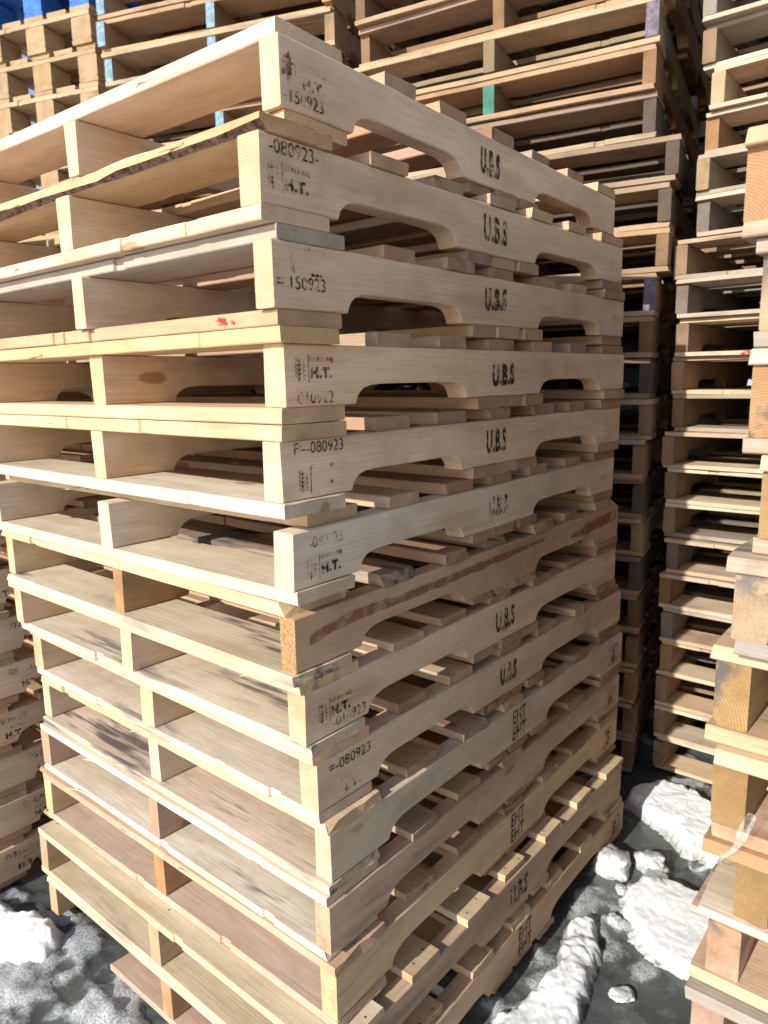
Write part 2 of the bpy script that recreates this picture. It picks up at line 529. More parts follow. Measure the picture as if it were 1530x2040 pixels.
# ------------------------------------------------------------------ pallets
HALF = math.pi / 2
def build_pallet(loc, rz, label, group, seed, H=0.089, W=1.016, L=1.219, th=0.037, tt=0.019, tb=0.019,
                 sc=FRESH, tc=FRESH, bc=FRESH, grey=0.0, stain=0.15, dirt=0.22, tf=0.0, ty=0.0, tw=0.135,
                 bf=0.0, by=0.0, bw=0.130, mo=0.0, ragged=0.0, detail=True, pool=None, wane_top=False,
                 end_colors=None, endmats=None, far_short=None, top_wane_mats=None, stringer_inset=0.0, lead_top=None,
                 lead_bot=None, missing=(), nails=False, bot_stain=None, notches=NOTCHES, var=0.10, inner=None):
    rnd = random.Random(seed * 1009 + 7)
    root = empty("pallet", loc, rz, label, "pallet", group)
    z1 = tb + 0.0004
    z2 = z1 + H + 0.0004
    out = {'root': root, 'stringers': [], 'top': [], 'bottom': []}
    ys = [stringer_inset, W / 2 - th / 2 + mo, W - th - stringer_inset]
    for k, y in enumerate(ys):
        em = 0; mats = [WOOD]
        if endmats and endmats[k]:
            mats = [WOOD, endmats[k]]; em = 1
        if detail or endmats:
            me = stringer_mesh(L, th, H, seed * 3.1 + k * 1.7, mats=mats, endmat=em, notches=notches, n=3 if detail else 1)
        else:
            me = pool['stringer'][rnd.randrange(len(pool['stringer']))]
        c = vary(end_colors[k] if end_colors and end_colors[k] else sc, rnd, var)
        o = new_obj("stringer", me, root, (0 if detail else rnd.uniform(-0.012, 0.012), y, z1), 0.0, c, max(0.0, grey * rnd.uniform(0.6, 1.3)), stain, dirt)
        if not detail and me.get("H"):
            o.scale = (1, th / me["th"], H / me["H"])
        out['stringers'].append(o)
    # top deck
    n_mid = 5
    xs = [(tf, tw)]
    rear_w = rnd.uniform(0.12, 0.14)
    mw = 0.086
    span0 = tf + tw; span1 = L - rear_w
    g = (span1 - span0 - n_mid * mw) / (n_mid + 1)
    for k in range(n_mid):
        w_ = mw + rnd.uniform(-0.006, 0.010)
        xs.append((span0 + g + k * (mw + g) + rnd.uniform(-0.012, 0.008), w_))
    xs.append((L - rear_w + rnd.uniform(-0.006, 0.006), rear_w))
    for k, (xx, ww) in enumerate(xs):
        if ('t', k) in missing: continue
        c = vary(tc, rnd, var); gr = grey * rnd.uniform(0.5, 1.4); stn = stain * rnd.uniform(0.3, 1.8)
        if k == 0 and lead_top: c = vary(lead_top, rnd, 0.03)
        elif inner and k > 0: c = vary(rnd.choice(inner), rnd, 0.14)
        yo = rnd.uniform(-0.006, 0.008) + (ty if k == 0 else 0.0)
        if detail:
            wn = (0.016, 0.9) if (k == 0 and wane_top) else None
            me = plank_mesh(W + rnd.uniform(-0.004, 0.004), ww, tt, seed * 5.3 + k * 2.1, seg=12, n=6, ragged=ragged * rnd.uniform(0.5, 1.3),
                            chips=rnd.choice((0, 1, 2)), wane=wn, mats=[WOOD, BARK] if wn else None)
            o = new_obj("top_deck_board", me, root, (xx + ww, yo, z2), HALF, c, gr, stn, dirt)
        else:
            me = pool['board'][rnd.randrange(len(pool['board']))]
            o = new_obj("top_deck_board", me, root, (xx + ww, yo, z2), HALF + rnd.uniform(-0.006, 0.006), c, gr, stn, dirt)
            o.scale = (W / 1.016, ww / 0.1, tt / 0.018)
        out['top'].append(o)
    # bottom deck
    xb = [(bf, bw), (0.492 + rnd.uniform(-0.01, 0.01), 0.082), (0.588 + rnd.uniform(-0.008, 0.008), 0.084), (0.690 + rnd.uniform(-0.01, 0.006), 0.080), (L - 0.128, 0.128)]
    for k, (xx, ww) in enumerate(xb):
        if ('b', k) in missing: continue
        c = vary(bc, rnd, var); gr = grey * rnd.uniform(0.5, 1.4); stn = (bot_stain if bot_stain is not None and k == 0 else stain) * rnd.uniform(0.6, 1.4)
        if k == 0 and lead_bot: c = vary(lead_bot, rnd, 0.03)
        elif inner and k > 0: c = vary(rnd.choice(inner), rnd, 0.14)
        yo = rnd.uniform(-0.006, 0.006) + (by if k == 0 else 0.0)
        LL = W
        if k == 0 and far_short: LL = far_short
        if detail:
            me = plank_mesh(LL, ww, tb, seed * 8.7 + k * 3.3, seg=12, n=6, chips=rnd.choice((1, 2, 3)), ragged=ragged * 0.6, ejit=0.012 if LL < W else 0.003)
            o = new_obj("bottom_deck_board", me, root, (xx + ww, yo, 0.0), HALF, c, gr, stn, dirt)
        else:
            me = pool['board'][rnd.randrange(len(pool['board']))]
            o = new_obj("bottom_deck_board", me, root, (xx + ww, yo, 0.0), HALF + rnd.uniform(-0.006, 0.006), c, gr, stn, dirt)
            o.scale = (W / 1.016, ww / 0.1, tb / 0.018)
        out['bottom'].append(o)
    if nails:
        verts, faces = [], []
        for (xx, ww) in xs:
            for y in ys:
                for q in range(2 if ww < 0.11 else 3):
                    cx = xx + ww * (0.25 + 0.5 * q / (1 if ww < 0.11 else 2)) + rnd.uniform(-0.006, 0.006)
                    cyy = y + th * rnd.uniform(0.25, 0.75)
                    i = len(verts)
                    for a in range(6):
                        verts.append((cx + 0.0022 * math.cos(a * math.pi / 3), cyy + 0.0022 * math.sin(a * math.pi / 3), z2 + tt + 0.0009))
                    faces.append(tuple(range(i, i + 6)))
        me = bpy.data.meshes.new("nail_heads"); me.from_pydata(verts, [], faces); me.materials.append(NAIL)
        o = new_obj("nail_heads", me, root); o["kind"] = "stuff"
    out['H'] = H; out['height'] = z2 + tt
    return out

def make_pool(n, seed0):
    bs, ss = [], []
    for i in range(n):
        me = plank_mesh(1.016, 0.1, 0.018, seed0 + i * 1.31, seg=9, n=3, chips=i % 4, wob=0.003, ejit=0.006, bow=0.002 * ((i % 5) - 2))
        bs.append(me)
    for i in range(max(4, n // 2)):
        me = stringer_mesh(1.219, 0.037, 0.089, seed0 + 40 + i * 2.7, n=2, wob=0.002, ejit=0.006, ch=0.003)
        me["th"] = 0.037; me["H"] = 0.089
        ss.append(me)
    return {'board': bs, 'stringer': ss}

# ------------------------------------------------------------------ ground
def axis_samples(lo, hi, step, far):
    a = [lo + step * i for i in range(int(round((hi - lo) / step)) + 1)]
    out, d = [], step
    x = lo
    left = []
    while x > -far:
        d *= 1.35; x -= d; left.append(x)
    x = hi; d = step; right = []
    while x < far:
        d *= 1.35; x += d; right.append(x)
    return list(reversed(left)) + a + right

def smooth(a, b, x):
    t = max(0.0, min(1.0, (x - a) / (b - a))); return t * t * (3 - 2 * t)

def ground_height(x, y):
    """(height, slush amount): grey refrozen ice with crusts of slush; flat and low beneath the stacks"""
    near = 1.0 - smooth(3.0, 6.0, math.hypot(x - 0.4, y))
    n1 = nz(x * 3.1, y * 3.1, 2.0); n2 = nz(x * 9.0, y * 9.0, 5.0); n3 = nz(x * 27.0, y * 27.0, 8.0); n4 = nz(x * 70.0, y * 70.0, 1.0)
    h = -0.016 + 0.006 * n1 + 0.003 * n2
    sl = 0.0
    # churned slush in front of the near stack
    a = (1 - smooth(0.0, 0.10, x)) * smooth(-0.2, 0.35, y) * (1 - smooth(0.95, 1.2, y))
    # ridge along the alley beside the stack
    rx = 0.30 + 0.62 * 0
    d = abs((y + 0.14) + 0.10 * (x - 0.8) * 0.5 - 0.03 * nz(x * 5, 3.3))
    b = (1 - smooth(0.05, 0.15, d)) * smooth(0.1, 0.35, x) * (1 - smooth(0.85, 1.15, x))
    c = smooth(0.0, 0.35, n1 + 0.5 * n2) * 0.75
    k = max(a, b * 1.0, c)
    crust = max(0.0, 0.35 + n2 * 0.9 + n3 * 0.6)
    h += near * k * (0.016 * crust + 0.008 * max(0.0, n3) + 0.004 * n4) + near * a * 0.012 * max(0.0, n2 + 0.5 * n3)
    sl = k * (0.35 + 0.7 * crust)
    # nothing rises into the pallets' feet
    for (ax, bx, ay, by_) in ((-0.06, 1.3, -0.075, 1.02), (0.16, 1.6, -1.7, -0.47), (-0.1, 1.3, 1.13, 2.3), (1.25, 4.0, -1.4, 5.0)):
        if ax < x < bx and ay < y < by_:
            h = min(h, -0.003)
    # trodden snow covers the open yard in front of the stacks
    yard = (1 - smooth(-0.75, -0.35, x + 0.15 * n1)) * 1.7 + smooth(2.5, 4.0, x) * 0.8
    return min(h, 0.03), max(sl * near, min(1.7, yard + (1 - near) * 0.5))

def build_ground():
    X = axis_samples(-0.9, 2.0, 0.0125, 220.0)
    Y = axis_samples(-0.75, 1.6, 0.0125, 220.0)
    verts, faces, sl = [], [], []
    for y in Y:
        for x in X:
            h, s = ground_height(x, y)
            verts.append((x, y, h)); sl.append(s)
    nx = len(X)
    for j in range(len(Y) - 1):
        for i in range(nx - 1):
            a = j * nx + i
            faces.append((a, a + 1, a + nx + 1, a + nx))
    me = bpy.data.meshes.new("ground")
    me.from_pydata(verts, [], faces)
    at = me.attributes.new("slush", 'FLOAT', 'POINT')
    at.data.foreach_set("value", sl)
    me.materials.append(GROUND)
    me.polygons.foreach_set("use_smooth", [True] * len(me.polygons))
    o = new_obj("ground", me)
    o["kind"] = "structure"
    o["label"] = "wet grey refrozen ice and slush of the yard"
    return o
build_ground()

# ------------------------------------------------------------------ near stack (14 new notched pallets)
MAIN = [  # X, Y, yaw, stringer top z, stringer thickness, middle offset
 (0.0017, 0.0076, 0.0346, 1.7868, 0.0363, 0.0066), (-0.0445, 0.0038, 0.0020, 1.6568, 0.0419, 0.0013),
 (-0.0340, 0.0003, 0.0004, 1.5248, 0.0364, 0.0036), (-0.0123, 0.0077, -0.0041, 1.3892, 0.0434, -0.0027),
 (-0.0176, 0.0168, -0.0085, 1.2518, 0.0397, 0.0019), (-0.0074, 0.0115, 0.0088, 1.1164, 0.0416, 0.0097),
 (-0.0012, 0.0206, -0.0111, 0.9826, 0.0350, 0.0027), (0.0096, 0.0174, -0.0036, 0.8582, 0.0397, 0.0049),
 (0.0338, 0.0203, -0.0138, 0.7277, 0.0422, -0.0068), (0.0436, 0.0054, -0.0078, 0.6015, 0.0362, 0.0072),
 (0.0299, -0.0009, -0.0036, 0.4779, 0.0350, 0.0087), (0.0291, -0.0110, 0.0063, 0.3546, 0.0364, 0.0055),
 (-0.0171, -0.0402, -0.0007, 0.2296, 0.0368, 0.0047), (-0.0070, -0.0552, 0.0058, 0.1053, 0.0360, 0.0007)]
SPEC = [
 dict(label="clean pale pallet stamped 150923 with a maroon smear, topmost of the tall new stack", sc=CREAM, tc=FRESH, bc=FRESH, tf=0.004, bf=0.010, by=0.004, stain=0.0, dirt=0.05, lead_top=CREAM),
 dict(label="pale pallet with a bark-edged front deck board, second from the top of the new stack", sc=CREAM, tc=TAN, bc=CREAM, tf=-0.001, ty=-0.006, wane_top=True, stain=0.1, lead_top=(0.56, 0.40, 0.24)),
 dict(label="pale pallet stamped 150923 with a grey weathered deck, third from the stack's top", sc=CREAM, tc=GREYB, bc=TAN, tf=0.012, bf=0.011, by=0.004, grey=0.0, stain=0.25, lead_top=(0.40, 0.35, 0.28)),
 dict(label="warm pine pallet stamped 010922, its front deck board overhanging, fourth from the top", sc=FRESH, tc=TAN, bc=FRESH, tf=-0.012, ty=-0.012, tw=0.118, bf=-0.004, stain=0.1, lead_top=(0.60, 0.44, 0.25)),
 dict(label="pale pallet stamped 080923 with a rubbed-off mark below, fifth from the top", sc=CREAM, tc=YEL, bc=FRESH, tf=-0.002, ty=-0.004, bf=-0.005, by=-0.008, stain=0.1),
 dict(label="cream pallet whose front deck board is set back, faint 080923 stamp, sixth from the top", sc=WHITE, tc=FRESH, bc=WHITE, tf=0.045, ty=0.012, tw=0.115, bf=0.003, by=-0.006, stain=0.2, bot_stain=0.5),
 dict(label="used pallet with orange-brown weathered stringer ends and a red-brown streak along its side", sc=TAN, tc=FRESH, bc=(0.60, 0.48, 0.34), tf=-0.005, ty=0.012, bf=-0.010, by=-0.006, stain=0.5, dirt=0.35, ragged=0.020, bot_stain=1.3, end_colors=[TAN, ORNG, YEL], endmats=[RUSTEND, None, None], lead_top=YEL),
 dict(label="pale pallet stamped 010923 directly below the streaked used pallet", sc=CREAM, tc=FRESH, bc=FRESH, tf=-0.009, ty=-0.008, bf=0.008, by=-0.008, stain=0.3, bot_stain=0.9),
 dict(label="pale pallet stamped 080923 and half-printed T., two below the streaked used pallet", sc=CREAM, tc=FRESH, bc=TAN, tf=-0.008, ty=0.0, bf=0.002, by=-0.006, stain=0.3, bot_stain=0.5),
 dict(label="EHT pallet with pink-tan front board, fifth up from the ground in the new stack", sc=WHITE, tc=FRESH, bc=(0.56, 0.43, 0.33), tf=-0.003, bf=-0.008, by=-0.004, stain=0.4, ragged=0.010, bot_stain=1.0),
 dict(label="pinkish pallet with a whitish front board, fourth up from the ground in the new stack", sc=PINK, tc=PINK, bc=WHITE, tf=0.0, bf=0.0, stain=0.3, ragged=0.016, bot_stain=0.7, lead_top=WHITE),
 dict(label="red-brown fir pallet printed EHT, third up from the ground in the new stack", sc=PINK, tc=RED, bc=PINK, tf=-0.001, ty=-0.004, stain=0.2, ragged=0.014, lead_bot=PINK, lead_top=PINK, end_colors=[YEL, ORNG, YEL]),
 dict(label="yellowish U.B.S pallet sticking out from the stack, second up from the ground", sc=TAN, tc=YEL, bc=YEL, tf=0.0, stain=0.3, grey=0.22, ragged=0.003, lead_top=YEL),
 dict(label="yellow pallet with a broken reddish bottom board, lowest of the new stack", sc=TAN, tc=YEL, bc=PINK, tf=-0.004, stain=0.2, ragged=0.012, far_short=0.80, lead_bot=PINK),
]
H0 = 0.089
PALE = (0.62, 0.54, 0.43)
for k_, c_ in ((4, PALE), (5, PALE), (6, PALE), (7, PALE), (8, PALE), (9, (0.60, 0.49, 0.39)), (10, (0.63, 0.57, 0.48)), (11, (0.56, 0.42, 0.335)), (12, (0.63, 0.53, 0.385)), (13, (0.54, 0.39, 0.30))):
    SPEC[k_]['lead_bot'] = c_
SPEC[12]['lead_top'] = SPEC[13]['lead_top'] = (0.65, 0.55, 0.39)
pallets = []
for i, ((X, Y, yw, zt, th, mo), sp) in enumerate(zip(MAIN, SPEC)):
    zb = zt - H0
    up_gap = (MAIN[i - 1][3] - H0 - zt) if i > 0 else 0.045
    dn_gap = (zb - MAIN[i + 1][3]) if i < 13 else zb * 2
    tt = up_gap * 0.5 - 0.0010
    tb = dn_gap * 0.5 - 0.0010
    z0 = zb - tb - 0.0004
    sp = dict(sp); lab = sp.pop('label')
    p = build_pallet((X, Y, z0), yw, lab, "pallets of the tall new stack", 11 + i, H=H0, th=th, mo=mo, tt=tt, tb=tb,
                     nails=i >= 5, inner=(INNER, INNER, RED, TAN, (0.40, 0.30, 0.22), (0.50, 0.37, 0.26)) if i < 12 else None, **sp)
    pallets.append(p)

S = [p['stringers'][0] for p in pallets]
def ht_block(s, x, z, fade=0.0, ci="CI 011 ABJ", ht="H.T.", ciw=0.048, wheat=True, tilt=0.0):
    """x, z: lower left of the big letters"""
    stamp(s, ht, x, z, 0.044, 0.0165, fade, 0.055, tilt=tilt)
    if ci: stamp(s, ci, x - 0.001, z + 0.0225, ciw, 0.0085, fade + 0.02, 0.012, tilt=tilt)
    if wheat: wheat_stamp(s, x - 0.030, z - 0.004, 0.026, 0.036, fade + 0.03)
ht_block(S[0], 0.043, 0.030, 0.07)
stamp(S[0], "-150923", 0.006, 0.008, 0.078, 0.017, 0.03)
splotch(S[0], 0.014, 0.052, 0.026, 0.040, MAROON, 2.1, 0.0)
splotch(S[0], 0.068, 0.020, 0.012, 0.022, MAROON, 5.2, 0.03)
stamp(S[1], "-080923-", 0.018, 0.066, 0.092, 0.0185, 0.02)
ht_block(S[1], 0.044, 0.022, 0.03)
stamp(S[2], "= 150923", 0.008, 0.026, 0.094, 0.018, 0.02)
stamp(S[2], "I I I ABJ", 0.062, 0.077, 0.040, 0.008, 0.10, 0.02)
stamp(S[2], "...", 0.073, 0.046, 0.024, 0.004, 0.0, 0.07)
wheat_stamp(S[2], 0.034, 0.046, 0.022, 0.030, 0.14)
ht_block(S[3], 0.051, 0.040, 0.0)
stamp(S[3], "--010922", 0.008, 0.004, 0.090, 0.018, 0.04)
stamp(S[4], "F=-080923", 0.026, 0.068, 0.104, 0.0175, 0.0)
stamp(S[4], "CI           BJ", 0.058, 0.043, 0.048, 0.008, 0.06, 0.012)
stamp(S[4], ".", 0.100, 0.018, 0.005, 0.006, 0.0, 0.05)
wheat_stamp(S[4], 0.034, 0.010, 0.024, 0.036, 0.0)
stamp(S[5], "-080923", 0.034, 0.060, 0.076, 0.018, 0.10)
ht_block(S[5], 0.059, 0.016, 0.03)
ht_block(S[7], 0.060, 0.030, 0.0)
stamp(S[7], "= -010923", 0.040, 0.009, 0.102, 0.018, 0.05)
stamp(S[8], "=-080923", 0.028, 0.060, 0.102, 0.0185, 0.0)
stamp(S[8], "I.T.", 0.064, 0.012, 0.040, 0.0165, 0.04, 0.055)
stamp(S[8], "CI 011  AB", 0.053, 0.036, 0.046, 0.008, 0.08, 0.012)
splotch(S[8], 0.03, 0.075, 0.03, 0.02, MAROON, 8.8, 0.12)
for k, xo in ((0, 0.522), (1, 0.548), (2, 0.535), (3, 0.552), (4, 0.548), (5, 0.556), (7, 0.570), (8, 0.562), (12, 0.578)):
    ru = random.Random(k * 17 + 3)
    stamp(S[k], "U.B.S", xo, 0.018 + 0.004 * (k % 3), 0.078 * ru.uniform(0.90, 1.12), 0.047 * ru.uniform(0.90, 1.10), ru.uniform(-0.03, 0.03) + (0.04, 0.01, 0.03, 0.0, 0.02, 0.06, 0.04, 0.04, 0.03, 0, 0, 0, 0.03)[k], ru.choice((0.04, 0.055, 0.065)), tilt=ru.uniform(-0.06, 0.06))
for k in (9, 11, 13):
    stamp(S[k], "EHT\nEHT", 0.590, 0.010, 0.060, 0.072, 0.0, 0.012, tilt=0.02)
for k in (2, 4, 5, 7, 8):
    stamp(S[k], "2-080923", 1.125, 0.034, 0.078, 0.017, 0.12, 0.0)
stamp(S[1], "080923", 1.140, 0.036, 0.062, 0.019, 0.13, 0.0)
for k in (9, 10, 11, 13):
    b = strokes_mesh([((0, 0), (0.058, 0)), ((0.058, 0), (0.058, 0.052)), ((0.058, 0.052), (0, 0.052)), ((0, 0.052), (0, 0))], 0.0035)
    b.materials.append(INK)
    o = new_obj("printed_stamp", b, S[k], (1.122, -0.0016, 0.016)); o["fade"] = 0.06
    stamp(S[k], "B", 1.138, 0.022, 0.028, 0.040, 0.05, 0.03)
# red-brown streak along the used pallet's stringer
def streak(parent, pts, mat, seed, name="paint_mark"):
    verts, faces = [], []
    N = 60
    for i in range(N + 1):
        t = i / N * (len(pts) - 1); k = min(int(t), len(pts) - 2); f = t - k
        a, b = pts[k], pts[k + 1]
        x = a[0] + (b[0] - a[0]) * f; z = a[1] + (b[1] - a[1]) * f; w_ = a[2] + (b[2] - a[2]) * f
        z += 0.003 * nz(x * 22, seed); w_ *= 1 + 0.5 * nz(x * 30, seed, 4.0)
        verts += [(x, 0, z - w_ / 2), (x, 0, z + w_ / 2)]
    for i in range(N):
        faces.append((2 * i, 2 * i + 2, 2 * i + 3, 2 * i + 1))
    me = bpy.data.meshes.new("paint_mark"); me.from_pydata(verts, [], faces); me.materials.append(mat)
    o = new_obj(name, me, parent, (0, -0.0015, 0)); o["fade"] = -0.06
    return o
streak(S[6], [(0.03, 0.046, 0.016), (0.12, 0.060, 0.020), (0.30, 0.058, 0.014), (0.48, 0.062, 0.016), (0.66, 0.066, 0.013), (0.80, 0.070, 0.004)], RUST, 2.0)
streak(S[6], [(0.93, 0.050, 0.010), (1.02, 0.056, 0.026), (1.12, 0.062, 0.030), (1.20, 0.066, 0.022)], RUST, 6.0)
splotch(pallets[2]['bottom'][0], 0.09, 0.009, 0.055, 0.016, REDP, 1.4, 0.02).rotation_euler = (0, 0, math.pi)
mk = pallets[2]['bottom'][0].children[-1]; mk.location = (0.11, 0.1316, 0.011)

# ------------------------------------------------------------------ other stacks
ORD = ["lowest", "second up", "third up", "fourth up", "fifth up", "sixth up", "seventh up", "eighth up", "ninth up", "tenth up",
       "eleventh up", "twelfth up", "thirteenth up", "fourteenth up", "fifteenth up", "sixteenth up", "seventeenth up", "eighteenth up",
       "nineteenth up", "twentieth up", "twenty-first up", "twenty-second up", "twenty-third up", "twenty-fourth up", "twenty-fifth up"]
POOL = make_pool(14, 3.0)
TONES = [("tan", TAN, 0.10), ("brown", BROWN, 0.15), ("orange-brown", ORNG, 0.10), ("grey weathered", GREYB, 0.55), ("reddish", RED, 0.15), ("yellowish", YEL, 0.05), ("dark brown", DARK, 0.2)]

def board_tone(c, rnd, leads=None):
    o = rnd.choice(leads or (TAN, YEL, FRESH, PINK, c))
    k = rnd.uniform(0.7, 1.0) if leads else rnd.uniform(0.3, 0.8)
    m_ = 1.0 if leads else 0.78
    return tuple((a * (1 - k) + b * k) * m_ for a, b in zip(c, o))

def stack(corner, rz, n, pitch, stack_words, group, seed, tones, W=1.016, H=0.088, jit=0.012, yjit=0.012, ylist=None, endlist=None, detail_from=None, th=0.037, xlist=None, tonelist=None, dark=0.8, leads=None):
    rnd = random.Random(seed)
    z = 0.0
    res = []
    for k in range(n):
        t = (pitch - H) / 2 - 0.0010
        nm, c, g = (TONES[tonelist[k]] if tonelist and tonelist[k] is not None else tones[rnd.randrange(len(tones))])
        yo = ylist[k] if ylist and k < len(ylist) else rnd.uniform(-yjit, yjit)
        xo = xlist[k] if xlist and k < len(xlist) else rnd.uniform(-jit, jit)
        dx, dy = xo * math.cos(rz) - yo * math.sin(rz), xo * math.sin(rz) + yo * math.cos(rz)
        lab = "%s pallet, %s in %s" % (nm, ORD[k], stack_words)
        em = endlist.get(k) if endlist else None
        p = build_pallet((corner[0] + dx, corner[1] + dy, z), rz + rnd.uniform(-0.015, 0.015), lab, group, seed * 31 + k, H=H, W=W, tt=t, tb=t,
                         sc=tuple(v * dark for v in c), tc=tuple(v * 0.5 for v in c), bc=tuple(v * 0.5 for v in c), lead_top=board_tone(c, rnd, leads), lead_bot=board_tone(c, rnd, leads), grey=g * 0.7, stain=0.3, dirt=0.45, detail=False, pool=POOL,  # inner boards and stringers darkened: gap shade put into their wood tone
                         endmats=em, var=0.28, th=th, tf=rnd.uniform(-0.008, 0.02), bf=rnd.uniform(-0.008, 0.015), tw=rnd.uniform(0.12, 0.15), bw=rnd.uniform(0.11, 0.15))
        res.append(p)
        z += pitch
    return res

T_OLD = [TONES[1], TONES[0], TONES[2], TONES[4], TONES[0], TONES[6], TONES[5], TONES[2]]
T_MID = [TONES[0], TONES[5], TONES[2], TONES[0], TONES[3], TONES[5]]
C_Y = {18: 0.042, 17: 0.045, 16: 0.040, 15: -0.030, 14: -0.014, 13: -0.012, 12: 0.018, 11: 0.022, 10: 0.018, 9: 0.012, 8: 0.024, 7: 0.02}
yl = [C_Y.get(k, 0.02) for k in range(23)]
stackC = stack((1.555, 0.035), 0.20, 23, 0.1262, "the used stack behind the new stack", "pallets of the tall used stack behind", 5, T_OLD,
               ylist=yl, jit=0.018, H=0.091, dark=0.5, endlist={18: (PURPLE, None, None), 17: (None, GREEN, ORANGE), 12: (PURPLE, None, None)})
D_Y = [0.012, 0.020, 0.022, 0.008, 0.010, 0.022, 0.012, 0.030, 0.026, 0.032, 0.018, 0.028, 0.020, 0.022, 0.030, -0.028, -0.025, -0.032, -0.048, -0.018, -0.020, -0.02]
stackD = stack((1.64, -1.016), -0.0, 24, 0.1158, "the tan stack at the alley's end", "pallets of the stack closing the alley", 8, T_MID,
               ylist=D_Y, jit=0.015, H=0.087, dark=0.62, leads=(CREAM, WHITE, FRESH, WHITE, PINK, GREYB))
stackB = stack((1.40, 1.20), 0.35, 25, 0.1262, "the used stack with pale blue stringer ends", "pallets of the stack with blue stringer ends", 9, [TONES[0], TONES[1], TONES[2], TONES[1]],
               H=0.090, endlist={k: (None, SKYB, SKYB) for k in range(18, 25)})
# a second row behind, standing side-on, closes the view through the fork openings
for q, (bx, by_) in enumerate(((4.05, -1.35), (4.05, -0.08), (4.00, 1.19), (4.05, 2.46), (3.70, 3.75), (2.90, -2.30))):  # added to keep openings dark; the last, out of view, darkens the tan stack
    stack((bx, by_), HALF, 25, 0.1262, ("the back row, %s" % ("behind the alley", "behind the used stack", "third along", "fourth along", "fifth along", "unseen right of the tan stack")[q]),
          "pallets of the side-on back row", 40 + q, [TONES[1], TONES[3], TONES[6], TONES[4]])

# stack to the left of the near one: same new stamped pallets
zf = 0.0
for k in range(13):
    rnd = random.Random(700 + k)
    t = 0.0185
    p = build_pallet((-0.10 + rnd.uniform(-0.02, 0.02), 1.165 + rnd.uniform(-0.006, 0.006), zf), rnd.uniform(-0.006, 0.006),
                     "stamped pallet, %s in the stack across the narrow gap from new stack" % ORD[k], "pallets of the stamped stack across the narrow gap",
                     900 + k, H=0.089, tt=t, tb=t, sc=FRESH, tc=TAN, bc=TAN, detail=False, pool=POOL, stain=0.1, dirt=0.15, tw=0.135, bw=0.135)
    s0 = p['stringers'][0]
    me = stringer_mesh(1.219, 0.037, 0.089, 50.0 + k, n=2); s0.data = me; s0.scale = (1, 1, 1)
    if k < 8:
        stamp(s0, ("081023", "020923", "-051023", "080923")[k % 4], 0.09 + 0.02 * (k % 3), 0.058, 0.090, 0.017, 0.08)
        stamp(s0, "H.T.", 0.12 + 0.02 * (k % 3), 0.016, 0.046, 0.0175, 0.03, 0.055)
        stamp(s0, "CI 011 ABJ", 0.12 + 0.02 * (k % 3), 0.040, 0.05, 0.008, 0.08, 0.012)
    zf += 2 * t + 0.089 + 0.001

# near right stack, seen end-on at arm's length
E_Y = [-0.53, -0.53, -0.53, -0.520, -0.530, -0.560, -0.522, -0.514, -0.535, -0.553, -0.532, -0.534, -0.512]
GOLD = (0.35, 0.24, 0.11)
E_T = [("grey-brown", GREYB, 0.3), ("grey-brown", BROWN, 0.3), ("pinkish weathered", PINK, 0.2), ("red-marked pinkish", PINK, 0.12), ("dusty pink-brown", PINK, 0.2),
       ("golden", GOLD, 0.0), ("golden knotty", GOLD, 0.0), ("golden ring-grained", GOLD, 0.0), ("grey and tan", (0.42, 0.31, 0.19), 0.3), ("yellow", GOLD, 0.05),
       ("orange-brown splintered", (0.42, 0.27, 0.15), 0.05), ("grey-tan", (0.42, 0.32, 0.22), 0.15), ("orange-tan", (0.40, 0.24, 0.13), 0.05)]
E_Z = [0.105, 0.230, 0.355, 0.478, 0.596, 0.698, 0.828, 0.966, 1.094, 1.220, 1.346, 1.474, 1.592]
E_H = [0.089, 0.089, 0.089, 0.088, 0.078, 0.080, 0.088, 0.091, 0.086, 0.084, 0.087, 0.088, 0.082]
stackE = []
E_B = [GREYB, PINK, PINK, GREYB, PINK, ORNG, CREAM, CREAM, (0.50, 0.40, 0.31), FRESH, WHITE, PINK, TAN]
for k in range(13):
    rnd = random.Random(300 + k)
    nm, c, g = E_T[k]
    zt = E_Z[k]; H = E_H[k]
    up = (E_Z[k + 1] - E_H[k + 1] - zt) if k < 12 else 0.04
    dn = (zt - H - E_Z[k - 1]) if k > 0 else (zt - H) * 2
    tt, tb = up * 0.5 - 0.001, dn * 0.5 - 0.001
    inset = {5: 0.05, 4: 0.016, 8: 0.002}.get(k, 0.004)
    lab = "%s pallet, %s in the end-on stack beside the alley" % (nm, ORD[k])
    W = 1.016
    p = build_pallet((0.245 + rnd.uniform(-0.012, 0.012), E_Y[k] - W + inset, zt - H - tb - 0.0004), rnd.uniform(-0.012, 0.012), lab,
                     "pallets of the end-on stack beside the alley", 400 + k, H=H, W=W, th=0.042, tt=tt, tb=tb, sc=c, tc=E_B[k], bc=E_B[(k + 5) % 13], grey=g, stain=0.6,
                     dirt=0.5, stringer_inset=inset, ragged=0.004, tf=rnd.uniform(-0.012, 0.004), bf=rnd.uniform(-0.012, 0.004))
    stackE.append(p)
mk = splotch(stackE[3]['stringers'][2], 0, 0.03, 0.03, 0.05, REDP, 4.4, 0.03)
mk.location = (-0.0016, 0.026, 0.028); mk.rotation_euler = (0, 0, -HALF)

for k_, x_ in ((12, 0.80), (12, 0.74)):
    b_ = stackD[k_]['bottom'][0]
    q_ = splotch(b_, 0, 0, 0.045, 0.03, REDP, 3.0 + x_ * 9, 0.0)
    q_.location = (x_, 0.1025, 0.009); q_.rotation_euler = (0, 0, math.pi)

